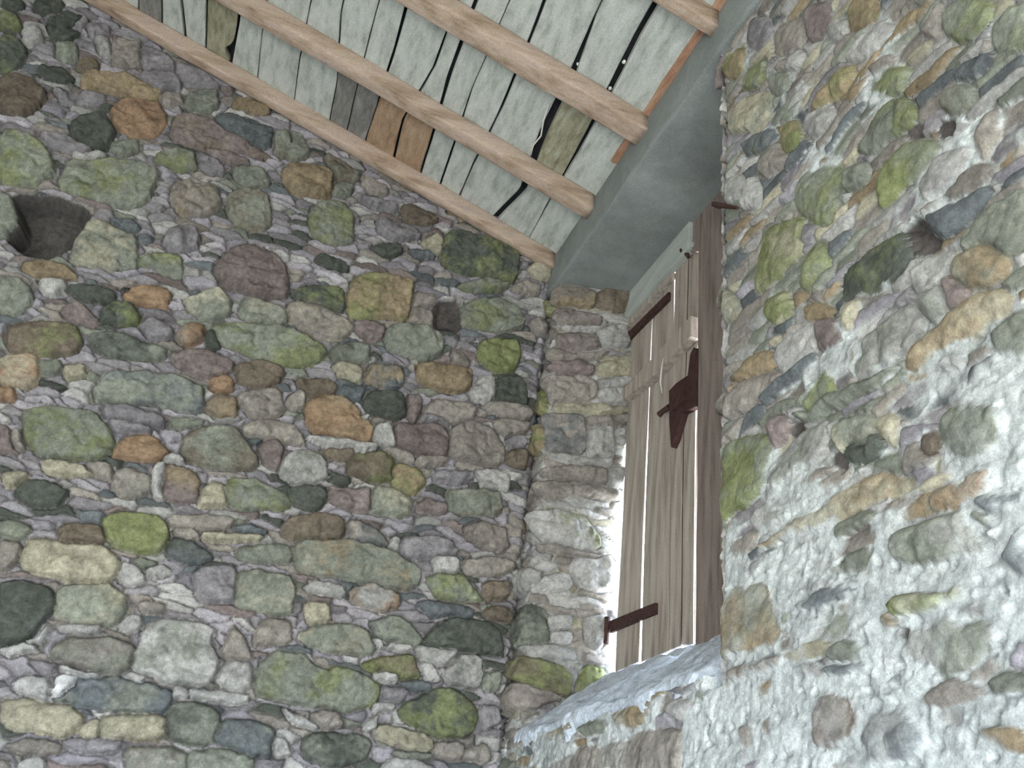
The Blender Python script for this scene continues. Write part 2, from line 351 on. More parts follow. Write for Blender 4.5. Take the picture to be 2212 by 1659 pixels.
RIGHT="""
p -1446,3671 -1478,3714 -1530,3676 -1570,3581 -1519,3578 -1476,3617
oG -1324,3699 -1407,3682 -1453,3629 -1437,3582 -1389,3587 -1341,3646
gG -1428,3528 -1451,3556 -1531,3510 -1543,3455 -1500,3453 -1450,3490
w -1622,3403 -1649,3418 -1685,3396 -1689,3362 -1663,3352 -1633,3377
g -1556,3431 -1608,3401 -1632,3353 -1604,3328 -1554,3381
m -1569,3560 -1590,3571 -1692,3494 -1699,3413 -1636,3425 -1573,3500
r -1703,3471 -1729,3485 -1779,3444 -1787,3404 -1755,3359 -1721,3385
wg -1767,3371 -1812,3363 -1846,3316 -1836,3278 -1786,3326
oG -1846,3316 -1866,3357 -1935,3288 -1941,3221 -1895,3248 -1857,3271
m -2057,3087 -2083,3100 -2089,3085 -2082,3016 -2043,3081
gG -2099,3074 -2139,3058 -2193,2980 -2182,2955 -2149,2946 -2108,2988 -2092,3029
gG -2190,2943 -2216,2940 -2255,2905 -2248,2825 -2196,2868 -2183,2906
oG -1706,3195 -1753,3207 -1848,3188 -1854,3146 -1823,3141 -1771,3154 -1716,3168
gG -1910,3083 -1959,3068 -2001,3023 -1980,2991 -1934,3011 -1897,3053
gG -1860,2975 -1901,3000 -1962,2985 -2005,2929 -1996,2899 -1930,2911 -1881,2917 -1839,2961
yg -1372,3478 -1419,3480 -1499,3427 -1566,3359 -1544,3323 -1446,3348 -1372,3418
Go -1585,3198 -1605,3228 -1648,3205 -1668,3155 -1643,3130 -1595,3152
Dg -1424,3326 -1481,3307 -1562,3257 -1573,3218 -1507,3230 -1445,3272
w -1670,3172 -1717,3180 -1769,3137 -1781,3091 -1731,3078 -1700,3109
m -1492,3199 -1520,3215 -1585,3198 -1607,3142 -1593,3116 -1517,3149
Gg -1883,2820 -1906,2862 -1983,2865 -2050,2790 -2022,2776 -1960,2783 -1913,2779 -1884,2787
gG -1635,3012 -1683,3035 -1775,2973 -1797,2935 -1781,2876 -1744,2852 -1704,2873 -1664,2922 -1633,2970
g -1803,2942 -1857,2910 -1853,2867 -1797,2887
w -1987,2748 -2040,2774 -2101,2747 -2104,2728 -2058,2699 -2003,2704
D -2095,2904 -2121,2911 -2173,2888 -2168,2875 -2143,2871 -2117,2883
K -2044,2845 -2078,2822 -2076,2792 -2053,2806
my -2115,2752 -2150,2775 -2168,2768 -2157,2723 -2129,2697 -2117,2721
K -1979,2895 -2006,2879 -2006,2856 -1984,2872
m -1905,3114 -1959,3098 -1973,3071 -1915,3086
w -1830,3215 -1868,3231 -1940,3213 -1971,3158 -1910,3157
gb -2057,2881 -2088,2888 -2126,2853 -2126,2811 -2084,2817
wg -1292,3276 -1347,3274 -1422,3225 -1428,3161 -1347,3198
w -1421,3181 -1471,3186 -1503,3123 -1488,3078 -1413,3134
Gy -1468,2868 -1483,2923 -1530,2978 -1584,2961 -1653,2928 -1647,2843 -1601,2841 -1530,2838 -1486,2844
gG -1636,2763 -1650,2805 -1710,2820 -1723,2799 -1725,2756 -1682,2742 -1651,2746
dG -1759,2701 -1789,2707 -1843,2706 -1907,2698 -1946,2687 -1945,2622 -1904,2609 -1846,2619 -1810,2651 -1768,2645
K -1940,2699 -1975,2691 -1998,2667 -2015,2610 -1986,2611 -1947,2634
O -1963,2665 -1985,2657 -1996,2629 -1974,2632
Gy -1514,2762 -1522,2798 -1575,2785 -1607,2743 -1588,2719 -1537,2729
gy -1279,2880 -1279,2949 -1301,2972 -1394,2870 -1394,2836 -1345,2838
o -1643,2706 -1679,2695 -1735,2644 -1715,2638 -1656,2669
y -1763,2642 -1807,2625 -1804,2597 -1784,2575 -1755,2605
w -1533,2651 -1569,2669 -1624,2665 -1676,2657 -1686,2591 -1635,2590 -1564,2594
r -1685,2641 -1742,2619 -1770,2569 -1728,2569 -1685,2588
o -1398,2685 -1431,2700 -1505,2681 -1533,2647 -1520,2627 -1461,2635 -1365,2674
wg -1784,2490 -1815,2532 -1850,2544 -1927,2544 -1954,2519 -1952,2483 -1904,2465 -1840,2459 -1794,2463
w -1946,2570 -1954,2603 -2011,2587 -2037,2570 -2026,2544 -1976,2545 -1954,2549
wg -1962,2529 -1978,2535 -2017,2532 -2012,2481 -1984,2480 -1967,2508
r -2019,2548 -2037,2531 -2058,2494 -2022,2478 -2016,2508
og -2033,2546 -2049,2562 -2094,2555 -2129,2503 -2124,2476 -2093,2478 -2052,2498
oy -1908,2436 -1926,2459 -1994,2475 -2061,2475 -2103,2461 -2143,2425 -2106,2410 -2061,2400 -1998,2412 -1935,2414
w -1983,2403 -2025,2395 -2031,2370 -1992,2379
g -2080,2401 -2122,2406 -2158,2398 -2147,2314 -2097,2362
gG -1968,2309 -1983,2321 -2044,2304 -2088,2286 -2095,2258 -2085,2224 -2057,2207 -2022,2213 -1985,2233 -1969,2270
g -1601,2475 -1662,2478 -1772,2458 -1893,2438 -1869,2432 -1770,2437 -1660,2452
Gg -1623,2496 -1680,2519 -1700,2532 -1723,2514 -1710,2475 -1661,2462
m -1344,2609 -1378,2648 -1485,2641 -1564,2590 -1518,2580 -1428,2574 -1351,2583
D -1985,2680 -2071,2655 -2121,2649 -2123,2628 -2064,2613 -2030,2612 -1999,2653
g -2062,2596 -2128,2603 -2193,2592 -2184,2500 -2130,2508 -2097,2553 -2056,2563
D -1483,2582 -1597,2588 -1670,2589 -1674,2566 -1562,2555 -1494,2555
Gg -1287,2362 -1293,2446 -1325,2512 -1356,2531 -1457,2496 -1506,2475 -1515,2435 -1497,2378 -1442,2363 -1355,2363 -1306,2349
r -1507,2479 -1519,2507 -1556,2500 -1575,2479 -1569,2455 -1532,2445
K -1574,2466 -1614,2458 -1608,2448 -1583,2449
wg -1503,2402 -1562,2429 -1632,2441 -1687,2432 -1693,2394 -1682,2369 -1617,2370 -1568,2361 -1523,2363 -1502,2380
gy -1715,2402 -1767,2406 -1820,2382 -1821,2354 -1792,2336 -1766,2357 -1732,2349
d -1739,2340 -1766,2355 -1788,2340 -1820,2349 -1850,2314 -1823,2307 -1777,2314
y -1830,2364 -1861,2369 -1883,2346 -1874,2305 -1851,2322
br -1925,2296 -1960,2292 -1956,2266 -1928,2272
Oy -1926,2195 -1955,2201 -2016,2204 -2058,2202 -2069,2189 -2052,2171 -2006,2165 -1966,2169 -1936,2177
yo -1538,2264 -1601,2273 -1691,2279 -1774,2280 -1830,2272 -1902,2235 -1878,2229 -1808,2241 -1729,2234 -1661,2231 -1599,2245 -1502,2251 -1471,2254
gw -1841,2162 -1921,2163 -1992,2151 -2011,2128 -2034,2088 -2008,2079 -1924,2100 -1862,2116 -1838,2141
D -2046,2079 -2067,2095 -2100,2099 -2092,2034 -2063,2046 -2048,2064
D -2022,2159 -2050,2160 -2110,2146 -2105,2122 -2045,2134
wg -1435,2318 -1469,2338 -1556,2314 -1573,2279 -1509,2282 -1446,2302
K -1698,2351 -1716,2358 -1739,2334 -1738,2324
og -1307,2104 -1313,2157 -1365,2190 -1464,2195 -1499,2174 -1521,2130 -1529,2087 -1513,2053 -1444,2058 -1336,2064
D -1585,2107 -1604,2113 -1677,2121 -1755,2114 -1754,2097 -1715,2097 -1633,2098
gd -1671,2006 -1688,2022 -1716,2026 -1756,2016 -1782,1997 -1777,1987 -1712,1994
D -1666,1993 -1770,1986 -1766,1978 -1673,1982
m -1353,2044 -1453,2037 -1540,2032 -1534,2015 -1442,2015 -1364,2022
br -1611,1921 -1635,1962 -1723,1949 -1734,1916 -1738,1894 -1715,1875 -1678,1870 -1616,1881
Dw -1725,1872 -1742,1898 -1786,1914 -1846,1906 -1870,1881 -1873,1857 -1855,1835 -1792,1831 -1754,1844
gw -1826,1993 -1865,2014 -1924,2016 -1994,1999 -2030,1981 -2013,1958 -1972,1946 -1912,1940 -1857,1962
Gy -1828,2058 -1865,2063 -1917,2050 -1975,2048 -1976,2034 -1927,2035 -1877,2033 -1836,2040
K -1835,2014 -1858,2013 -1844,2005
oy -808,2032 -865,2036 -947,2031 -989,1993 -938,1988 -843,1991
y -364,2042 -439,2050 -559,2042 -572,2022 -446,2020 -388,2023
g -607,2018 -703,2028 -810,2023 -813,1994 -643,1998
m -311,1934 -494,1970 -788,1969 -1010,1969 -1167,1954 -1174,1905 -1160,1870
w -1098,2000 -1142,2020 -1239,1996 -1235,1982 -1155,1980
"""

# ------------------------------------------------------------------ helpers
def srgb(c):
    return tuple((v / 255 / 12.92) if v / 255 <= 0.04045 else ((v / 255 + 0.055) / 1.055) ** 2.4 for v in c)


def tag(o, label=None, cat=None, group=None, kind=None):
    for k, v in (('label', label), ('category', cat), ('group', group), ('kind', kind)):
        if v:
            o[k] = v
    return o


def empty(name, loc, parent=None):
    o = bpy.data.objects.new(name, None)
    COL.objects.link(o)
    o.empty_display_size = 0.1
    o.location = loc
    if parent:
        o.parent = parent
    return o


def put(name, verts, faces, mat, parent=None, smooth=False, col=None, origin=(0, 0, 0)):
    """one mesh object; vertices are given in world space"""
    me = bpy.data.meshes.new(name)
    off = Vector(origin)
    v = np.asarray(verts, dtype=np.float32) - np.array(origin, dtype=np.float32)
    f = np.asarray(faces) if not isinstance(faces, list) else None
    if f is not None and f.ndim == 2:
        me.vertices.add(len(v))
        me.vertices.foreach_set('co', v.ravel())
        n = f.shape[1]
        me.loops.add(f.size)
        me.loops.foreach_set('vertex_index', f.ravel().astype(np.int32))
        me.polygons.add(len(f))
        me.polygons.foreach_set('loop_start', np.arange(0, f.size, n, dtype=np.int32))
        me.update(calc_edges=True)
        me.validate()
    else:
        me.from_pydata([tuple(map(float, q)) for q in v], [], [tuple(map(int, q)) for q in faces])
    if smooth:
        me.polygons.foreach_set('use_smooth', np.ones(len(me.polygons), dtype=bool))
    if col is not None:
        a = me.color_attributes.new('Col', 'FLOAT_COLOR', 'POINT')
        c4 = np.ones((len(v), 4), dtype=np.float32)
        c4[:, :3] = col
        a.data.foreach_set('color', c4.ravel())
    me.materials.append(mat)
    o = bpy.data.objects.new(name, me)
    COL.objects.link(o)
    if parent:
        o.parent = parent
        pl = Vector((0, 0, 0))
        q = parent
        while q:
            pl += q.location
            q = q.parent
        o.location = off - pl
    else:
        o.location = off
    return o


# ------------------------------------------------------------------ noise on a plane
def vnoise(u, v, scale, seed):
    """smooth value noise, -1..1"""
    rs = np.random.RandomState(seed)
    N = 256
    g = rs.uniform(-1, 1, (N, N))
    x, y = u / scale, v / scale
    xi, yi = np.floor(x).astype(int), np.floor(y).astype(int)
    fx, fy = x - xi, y - yi
    fx, fy = fx * fx * fx * (fx * (fx * 6 - 15) + 10), fy * fy * fy * (fy * (fy * 6 - 15) + 10)
    a, b = g[yi % N, xi % N], g[yi % N, (xi + 1) % N]
    c, d = g[(yi + 1) % N, xi % N], g[(yi + 1) % N, (xi + 1) % N]
    return (a * (1 - fx) + b * fx) * (1 - fy) + (c * (1 - fx) + d * fx) * fy


def fbm(u, v, scale, seed, octv=3, gain=0.5):
    t, a, n = 0, 1.0, 0
    for k in range(octv):
        t = t + a * vnoise(u, v, scale / 2 ** k, seed + 17 * k)
        n += a
        a *= gain
    return t / n


def sstep(a, b, x):
    t = np.clip((x - a) / (b - a), 0, 1)
    return t * t * (3 - 2 * t)


def chaikin(p, n=2, a=0.22):
    for _ in range(n):
        q = np.roll(p, -1, 0)
        p = np.stack([p * (1 - a) + q * a, p * a + q * (1 - a)], 1).reshape(-1, 2)
    return p


def sdist(P, X, Y):
    """signed distance to polygon P, positive inside"""
    d = np.full(X.shape, 1e9)
    ins = np.zeros(X.shape, dtype=bool)
    for (x0, y0), (x1, y1) in zip(P, np.roll(P, -1, 0)):
        ex, ey = x1 - x0, y1 - y0
        L = ex * ex + ey * ey + 1e-12
        t = np.clip(((X - x0) * ex + (Y - y0) * ey) / L, 0, 1)
        d = np.minimum(d, (X - x0 - t * ex) ** 2 + (Y - y0 - t * ey) ** 2)
        if abs(ey) > 1e-12:
            c = ((y0 > Y) != (y1 > Y)) & (X < ex * (Y - y0) / ey + x0)
            ins ^= c
    d = np.sqrt(d)
    return np.where(ins, d, -d)


PAL = {  # colours of the stones
    'g': (128, 133, 116), 'G': (122, 130, 76), 'y': (164, 158, 130), 'o': (146, 128, 94), 'O': (152, 122, 88),
    'b': (114, 102, 84), 'r': (124, 111, 105), 'd': (82, 88, 78), 'D': (98, 105, 106), 'w': (166, 165, 158),
    'm': (142, 135, 123), 'p': (132, 128, 129), 'W': (206, 208, 204), 'k': (84, 81, 76), 'K': (90, 84, 79),
    'q': (160, 155, 158), 's': (144, 140, 145)}
PALL = {}
for k_, v_ in PAL.items():
    lin = np.array(srgb(v_))
    PALL[k_] = (lin.mean() + (lin - lin.mean()) * 0.74) * np.array([0.95, 0.93, 0.95])
ALB = 1.0      # overall reflectance of the stones


def parse(txt):
    out = []
    for ln in txt.strip().splitlines():
        c, *ps = ln.split()
        out.append((c, np.array([[float(a) / 1000 for a in q.split(',')] for q in ps])))
    return out


def extra_stones(stones, U0, U1, V0, V1, seed, size=(0.12, 0.26), keep_out=None, tries=900, avoid=None):
    """more stones of the same kind where the traced ones end"""
    rs = random.Random(seed)
    boxes = [(p[:, 0].min(), p[:, 0].max(), p[:, 1].min(), p[:, 1].max()) for c, p in stones]
    res = []
    for _ in range(tries):
        w = rs.uniform(*size)
        h = w * rs.uniform(0.35, 0.7)
        u, v = rs.uniform(U0, U1), rs.uniform(V0, V1)
        bx = (u - w / 2 - 0.012, u + w / 2 + 0.012, v - h / 2 - 0.012, v + h / 2 + 0.012)
        if keep_out and keep_out(u, v):
            continue
        if any(bx[0] < q[1] and bx[1] > q[0] and bx[2] < q[3] and bx[3] > q[2] for q in boxes):
            continue
        boxes.append(bx)
        n = rs.randint(6, 8)
        p = []
        for k in range(n):
            t = 2 * math.pi * (k + rs.uniform(-.25, .25)) / n
            ct, st = math.cos(t), math.sin(t)
            e = rs.uniform(.42, .52)
            p.append((u + w * e * math.copysign(abs(ct) ** .6, ct), v + h * e * math.copysign(abs(st) ** .6, st)))
        c = rs.choice(['g', 'gG', 'm', 'o', 'gy', 'p', 'r', 'b', 'mo', 'd', 'w', 'gb', 'y'])
        res.append((c, np.array(p)))
    return res


def sheet(us, vs, stones, seed, rough=None, chip=(0.10, 0.026), joint=0.020, proud=(0.004, 0.018), fillcol=None, warp=1.0,
          mortar_amt=None, mortar_col=(150, 148, 142), hole=0.16, chip_depth=(-0.013, 0.004), swell=0.004, facets=0.026):
    """height and colour of a rubble wall over the grid us x vs: stones, slate chips packed between them, mortar"""
    U, V = np.meshgrid(us, vs)
    rs = np.random.RandomState(seed)
    # ragged outlines
    wu = U + warp * (0.010 * fbm(U, V, 0.055, seed + 1, 3) + 0.0028 * fbm(U, V, 0.014, seed + 2, 2))
    wv = V + warp * (0.009 * fbm(U, V, 0.055, seed + 3, 3) + 0.0028 * fbm(U, V, 0.014, seed + 4, 2))
    S = np.full(U.shape, -1e3)
    S2 = np.full(U.shape, -1e3)
    ID = np.full(U.shape, -1, dtype=int)
    INR = []
    for i, (c, p) in enumerate(stones):
        P = chaikin(p, 1, 0.17)
        mg = 0.05
        a0, a1 = np.searchsorted(us, [P[:, 0].min() - mg, P[:, 0].max() + mg])
        b0, b1 = np.searchsorted(vs, [P[:, 1].min() - mg, P[:, 1].max() + mg])
        if a1 <= a0 or b1 <= b0:
            INR.append(0.02)
            continue
        d = sdist(P, wu[b0:b1, a0:a1], wv[b0:b1, a0:a1])
        INR.append(max(d.max(), 0.008))
        d = d + swell
        sub, sub2 = S[b0:b1, a0:a1], S2[b0:b1, a0:a1]
        w = d > sub
        sub2[:] = np.where(w, sub, np.maximum(sub2, d))
        sub[w] = d[w]
        ID[b0:b1, a0:a1][w] = i
    S = np.where(S > -1, np.minimum(S, (S - S2) * 0.5 - 0.001), S)
    H = np.full(U.shape, -joint)
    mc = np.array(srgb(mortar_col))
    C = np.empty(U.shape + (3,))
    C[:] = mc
    # --- chips between the stones
    seeds, info = [], []
    v = vs[0] - 0.05
    fc = fillcol or 'ppprmmwwgdDb'
    while v < vs[-1] + 0.05:
        rh = chip[1] * rs.uniform(0.6, 1.5)
        u = us[0] - 0.1 + rs.uniform(0, .1)
        while u < us[-1] + 0.1:
            L = chip[0] * rs.choice([0.35, 0.6, 0.9, 1.3, 1.7]) * rs.uniform(.8, 1.2)
            seeds.append((u + L / 2, v + rs.uniform(-.3, .3) * rh))
            u += L
        v += rh
    asp = chip[1] / chip[0] * 1.15
    seeds = np.array(seeds)
    tr = KDTree(len(seeds))
    for i, (a, b) in enumerate(seeds):
        tr.insert((a * asp, b, 0), i)
    tr.balance()
    need = (S < 0.001)
    yy, xx = np.nonzero(need)
    qa = (wu[need] + 0.01 * fbm(U[need], V[need], 0.09, seed + 8, 2)) * asp
    qb = wv[need] + 0.012 * fbm(U[need], V[need], 0.11, seed + 9, 2)
    F1, F2, I1 = np.empty(len(qa)), np.empty(len(qa)), np.empty(len(qa), dtype=int)
    fn = tr.find_n
    for k in range(len(qa)):
        (c1, i1, d1), (c2, i2, d2) = fn((qa[k], qb[k], 0), 2)
        F1[k], F2[k], I1[k] = d1, d2, i1
    E = np.minimum((F2 - F1) * 0.6, np.maximum(-S[need] - 0.003, 0) * 0.9)     # distance to the joint
    chl = rs.uniform(chip_depth[0], chip_depth[1], len(seeds))
    chc = np.array([PALL[rs.choice(list(fc))] for _ in seeds]) * rs.uniform(0.74, 1.24, (len(seeds), 1))
    tilt = rs.uniform(-.25, .25, len(seeds))
    prof = 1 - (1 - np.clip(E / 0.0055, 0, 1)) ** 2
    hc = -joint + prof * (chl[I1] + joint) + tilt[I1] * (V[need] - seeds[I1, 1]) * prof
    hc += 0.0025 * fbm(U[need], V[need], 0.03, seed + 11, 3)
    H[need] = hc
    k = sstep(0.05, 0.5, prof)[:, None]
    cc = chc[I1] * (1 + 0.22 * fbm(U[need] * .5, V[need], 0.02, seed + 12, 3))[:, None]
    C[need] = mc * (1 - k) + cc * k
    # --- stones
    n = len(stones)
    pr = rs.uniform(proud[0], proud[1], n)
    tu, tv = rs.uniform(-.10, .10, n), rs.uniform(-.10, .10, n)
    gain = rs.uniform(0.90, 1.12, n)
    cen = np.array([p.mean(0) for c, p in stones])
    edge = np.clip(np.array(INR) * 0.42, 0.005, 0.015) * rs.uniform(.6, 1.2, n)
    dome = rs.uniform(0.0, 0.012, n)
    inr = np.array(INR)
    c1 = np.array([PALL[c[0]] for c, p in stones])
    c2 = np.array([PALL[c[1]] if len(c) > 1 else PALL[c[0]] * 0.82 for c, p in stones])
    s_in = (S >= -0.002) & (ID >= 0)
    ii = ID[s_in]
    D = np.maximum(S[s_in], 0)
    u_, v_ = U[s_in], V[s_in]
    pf = np.sqrt(np.clip(1 - (1 - np.clip(D / edge[ii], 0, 1)) ** 2, 0, 1))
    shift_u, shift_v = u_ + ii * 1.37, v_ + ii * 0.71
    facet = np.abs(fbm(shift_u, shift_v, 0.075, seed + 20, 3)) * facets - 0.006
    hs = -joint * 0.75 + pf * (pr[ii] + joint * 0.75) + dome[ii] * np.clip(D / inr[ii], 0, 1) + pf * (tu[ii] * (u_ - cen[ii, 0]) + tv[ii] * (v_ - cen[ii, 1]))
    hs += pf * facet + 0.0014 * fbm(u_, v_, 0.012, seed + 21, 2)
    kk = np.array([c[0] in 'kK' for c, p in stones])[ii]
    dep = np.array([0.028 if c[0] == 'K' else hole for c, p in stones])[ii]
    hs = np.where(kk, -joint - np.minimum(dep, inr[ii] * 1.6) * sstep(0, 0.03, D) + 0.01 * fbm(u_, v_, .05, seed + 22, 2), hs)
    H[s_in] = hs
    w2 = 0.8 * sstep(-0.22, 0.40, fbm(shift_u, shift_v * 1.25, 0.10, seed + 23, 5, .72) + np.where(np.array([len(c) > 1 for c, p in stones])[ii], 0.02, -0.14))[:, None]
    tex = (1 + 0.46 * fbm(u_, v_, 0.04, seed + 24, 5, .75) + 0.14 * fbm(u_, v_, 0.008, seed + 25, 2))[:, None]
    C[s_in] = (c1[ii] * (1 - w2) + c2[ii] * w2) * tex * gain[ii][:, None]
    # --- pale lime mortar smeared over everything
    if mortar_amt is not None:
        a = mortar_amt(U, V)
        nz = fbm(U, V, 0.16, seed + 30, 4, .6)
        msk = sstep(0.0, 0.22, a - 0.5 + 0.75 * nz - 1.1 * np.clip(H / 0.03, -.6, .45) * 0.45)
        msk = np.where(S > 0.012, msk * sstep(0.86, 1.2, a + 0.3 * nz), msk)
        hm = -0.001 + 0.006 * fbm(U, V, 0.07, seed + 31, 3) + 0.003 * fbm(U, V, 0.018, seed + 32, 3, .7) + 0.4 * np.clip(H, -0.005, .02)
        holes = (S >= 0) & (ID >= 0) & np.array([c[0] in 'kK' for c, p in stones] + [False])[ID]
        msk = np.where(holes, 0, msk)
        H = H * (1 - msk) + hm * msk
        pit = sstep(0.30, 0.55, fbm(U, V, 0.022, seed + 35, 3, .6)) * msk
        H = H - 0.007 * pit
        ml = np.array(srgb((184, 188, 186)))
        mcol = ml * (1 + 0.42 * fbm(U * .8, V, 0.024, seed + 33, 3, .9) + 0.16 * fbm(U, V, .2, seed + 34, 2) - 0.25 * pit)[..., None]
        veil = 0.30 * sstep(0.0, 0.5, nz + 0.2) * sstep(.3, .7, a) * (S > 0)
        veil = np.where(holes, 0, veil)
        msk = np.maximum(msk, veil)
        C = C * (1 - msk[..., None]) + mcol * msk[..., None]
    H += 0.0008 * fbm(U, V, 0.009, seed + 40, 2)
    return U, V, H, np.clip(C * ALB, 0.004, 0.9)


def grid_faces(nv, nu, keep=None, flip=False):
    i = np.arange(nv * nu).reshape(nv, nu)
    q = np.stack([i[:-1, :-1], i[:-1, 1:], i[1:, 1:], i[1:, :-1]], -1)
    q = q[keep] if keep is not None else q.reshape(-1, 4)
    return q[:, ::-1] if flip else q


def boxes(lst):
    v, f = [], []
    for x0, x1, y0, y1, z0, z1 in lst:
        b = len(v)
        v += [(x, y, z) for z in (z0, z1) for y in (y0, y1) for x in (x0, x1)]
        f += [(b, b + 2, b + 3, b + 1), (b + 4, b + 5, b + 7, b + 6), (b, b + 1, b + 5, b + 4), (b + 2, b + 6, b + 7, b + 3),
              (b, b + 4, b + 6, b + 2), (b + 1, b + 3, b + 7, b + 5)]
    return v, f


# ------------------------------------------------------------------ materials
def new_mat(name):
    mt = bpy.data.materials.new(name)
    mt.use_nodes = True
    nt = mt.node_tree
    b = nt.nodes['Principled BSDF']
    b.inputs['Roughness'].default_value = 0.92
    b.inputs['Specular IOR Level'].default_value = 0.18
    return mt, nt, b


def node(nt, t, **kw):
    n = nt.nodes.new(t)
    for k, v in kw.items():
        if isinstance(v, (int, float, str, bool)) and hasattr(n, k):
            setattr(n, k, v)
        else:
            n.inputs[k].default_value = v
    return n


def ramp(nt, stops):
    r = nt.nodes.new('ShaderNodeValToRGB')
    e = r.color_ramp.elements
    while len(e) < len(stops):
        e.new(0.5)
    for q, (p, c) in zip(e, stops):
        q.position = p
        q.color = (*c, 1) if len(c) == 3 else c
    return r


def mul(nt, a, b, fac=1.0):
    mx = nt.nodes.new('ShaderNodeMix')
    mx.data_type = 'RGBA'
    mx.blend_type = 'MULTIPLY'
    mx.inputs[0].default_value = fac
    nt.links.new(a, mx.inputs[6])
    nt.links.new(b, mx.inputs[7])
    return mx.outputs[2]


def stone_material():
    mt, nt, b = new_mat('rubble_stone')
    at = node(nt, 'ShaderNodeAttribute', attribute_name='Col')
    tc = nt.nodes.new('ShaderNodeTexCoord')
    n1 = node(nt, 'ShaderNodeTexNoise', Scale=70.0, Detail=6.0, Roughness=0.7)
    n2 = node(nt, 'ShaderNodeTexNoise', Scale=260.0, Detail=3.0, Roughness=0.7)
    nt.links.new(tc.outputs['Object'], n1.inputs['Vector'])
    nt.links.new(tc.outputs['Object'], n2.inputs['Vector'])
    r1 = ramp(nt, [(0.28, (0.66, 0.66, 0.66)), (0.72, (1.28, 1.28, 1.28))])
    r2 = ramp(nt, [(0.3, (0.78, 0.78, 0.80)), (0.7, (1.18, 1.18, 1.16))])
    nt.links.new(n1.outputs['Fac'], r1.inputs[0])
    nt.links.new(n2.outputs['Fac'], r2.inputs[0])
    o = mul(nt, mul(nt, at.outputs['Color'], r1.outputs[0]), r2.outputs[0])
    nt.links.new(o, b.inputs['Base Color'])
    bp = node(nt, 'ShaderNodeBump', Strength=0.55, Distance=0.004)
    nt.links.new(n1.outputs['Fac'], bp.inputs['Height'])
    nt.links.new(bp.outputs[0], b.inputs['Normal'])
    return mt


def noise_material(name, stops, scale=12.0, stretch=(1, 1, 1), bump=0.3, dist=0.003, fine=180.0, detail=6.0, rough=0.92):
    mt, nt, b = new_mat(name)
    b.inputs['Roughness'].default_value = rough
    tc = nt.nodes.new('ShaderNodeTexCoord')
    mp = node(nt, 'ShaderNodeMapping')
    mp.inputs['Scale'].default_value = stretch
    nt.links.new(tc.outputs['Object'], mp.inputs['Vector'])
    n1 = node(nt, 'ShaderNodeTexNoise', Scale=scale, Detail=detail, Roughness=0.65)
    n2 = node(nt, 'ShaderNodeTexNoise', Scale=fine, Detail=3.0, Roughness=0.7)
    nt.links.new(mp.outputs[0], n1.inputs['Vector'])
    nt.links.new(tc.outputs['Object'], n2.inputs['Vector'])
    r1 = ramp(nt, [(p, srgb(c)) for p, c in stops])
    r2 = ramp(nt, [(0.3, (0.82, 0.82, 0.82)), (0.7, (1.14, 1.14, 1.14))])
    nt.links.new(n1.outputs['Fac'], r1.inputs[0])
    nt.links.new(n2.outputs['Fac'], r2.inputs[0])
    nt.links.new(mul(nt, r1.outputs[0], r2.outputs[0]), b.inputs['Base Color'])
    bp = node(nt, 'ShaderNodeBump', Strength=bump, Distance=dist)
    nt.links.new(n1.outputs['Fac'], bp.inputs['Height'])
    nt.links.new(bp.outputs[0], b.inputs['Normal'])
    return mt


M = {}
M['stone'] = stone_material()
GR = (7, 1.1, 1)       # grain runs along y (roof boards)
M['board_pale'] = noise_material('weathered_pale_board', [(0.25, (136, 139, 131)), (0.5, (180, 183, 176)), (0.75, (198, 201, 196))], 7, (5, 1.3, 3))
M['board_grey'] = noise_material('weathered_grey_board', [(0.25, (92, 90, 84)), (0.5, (122, 120, 116)), (0.75, (150, 148, 142))], 9, (5, 1.3, 3))
M['board_orange'] = noise_material('rusty_brown_board', [(0.25, (120, 98, 80)), (0.5, (158, 132, 108)), (0.75, (176, 156, 134))], 9, (5, 1.3, 3))
M['board_olive'] = noise_material('stained_board', [(0.25, (104, 98, 76)), (0.5, (150, 146, 124)), (0.75, (178, 176, 160))], 9, (5, 1.3, 3))
M['log'] = noise_material('peeled_rafter_wood', [(0.28, (118, 99, 82)), (0.42, (164, 143, 124)), (0.56, (186, 166, 150)), (0.75, (160, 142, 140))], 3, (1.2, 7, 7), 0.4, 0.004, detail=7.0)
M['plate'] = noise_material('reddish_timber', [(0.25, (120, 86, 68)), (0.5, (166, 128, 104)), (0.75, (180, 150, 128))], 9, (6, 1.2, 6))
M['shutter'] = noise_material('old_shutter_wood', [(0.25, (112, 103, 95)), (0.45, (158, 147, 137)), (0.62, (180, 170, 160)), (0.8, (164, 150, 140))], 5, (7, 7, 0.7), 0.7, 0.006)
M['header'] = noise_material('pale_grey_plank', [(0.3, (160, 164, 158)), (0.7, (186, 190, 184))], 5, (4, .8, 4))
M['post'] = noise_material('brown_post_wood', [(0.25, (88, 77, 71)), (0.5, (132, 119, 112)), (0.8, (154, 141, 132))], 5, (7, 7, 0.8), 0.6, 0.005)
M['iron'] = noise_material('rusted_iron', [(0.3, (52, 38, 36)), (0.6, (74, 52, 48)), (0.8, (92, 66, 58))], 40, (1, 1, 1), 0.5, 0.002, rough=0.75)
M['concrete'] = noise_material('grey_concrete', [(0.2, (104, 106, 104)), (0.5, (132, 136, 134)), (0.8, (154, 158, 154))], 5, (1, 1, 1), 0.35, 0.004, detail=9.0)
M['plaster'] = noise_material('bluish_lime_plaster', [(0.26, (152, 160, 168)), (0.48, (198, 206, 216)), (0.75, (214, 220, 231))], 26, (1, 1, 1), 1.0, 0.008, fine=140.0, detail=9.0)
M['dark_slate'] = noise_material('dark_roof_slate', [(0.3, (44, 44, 46)), (0.7, (66, 66, 68))], 20)
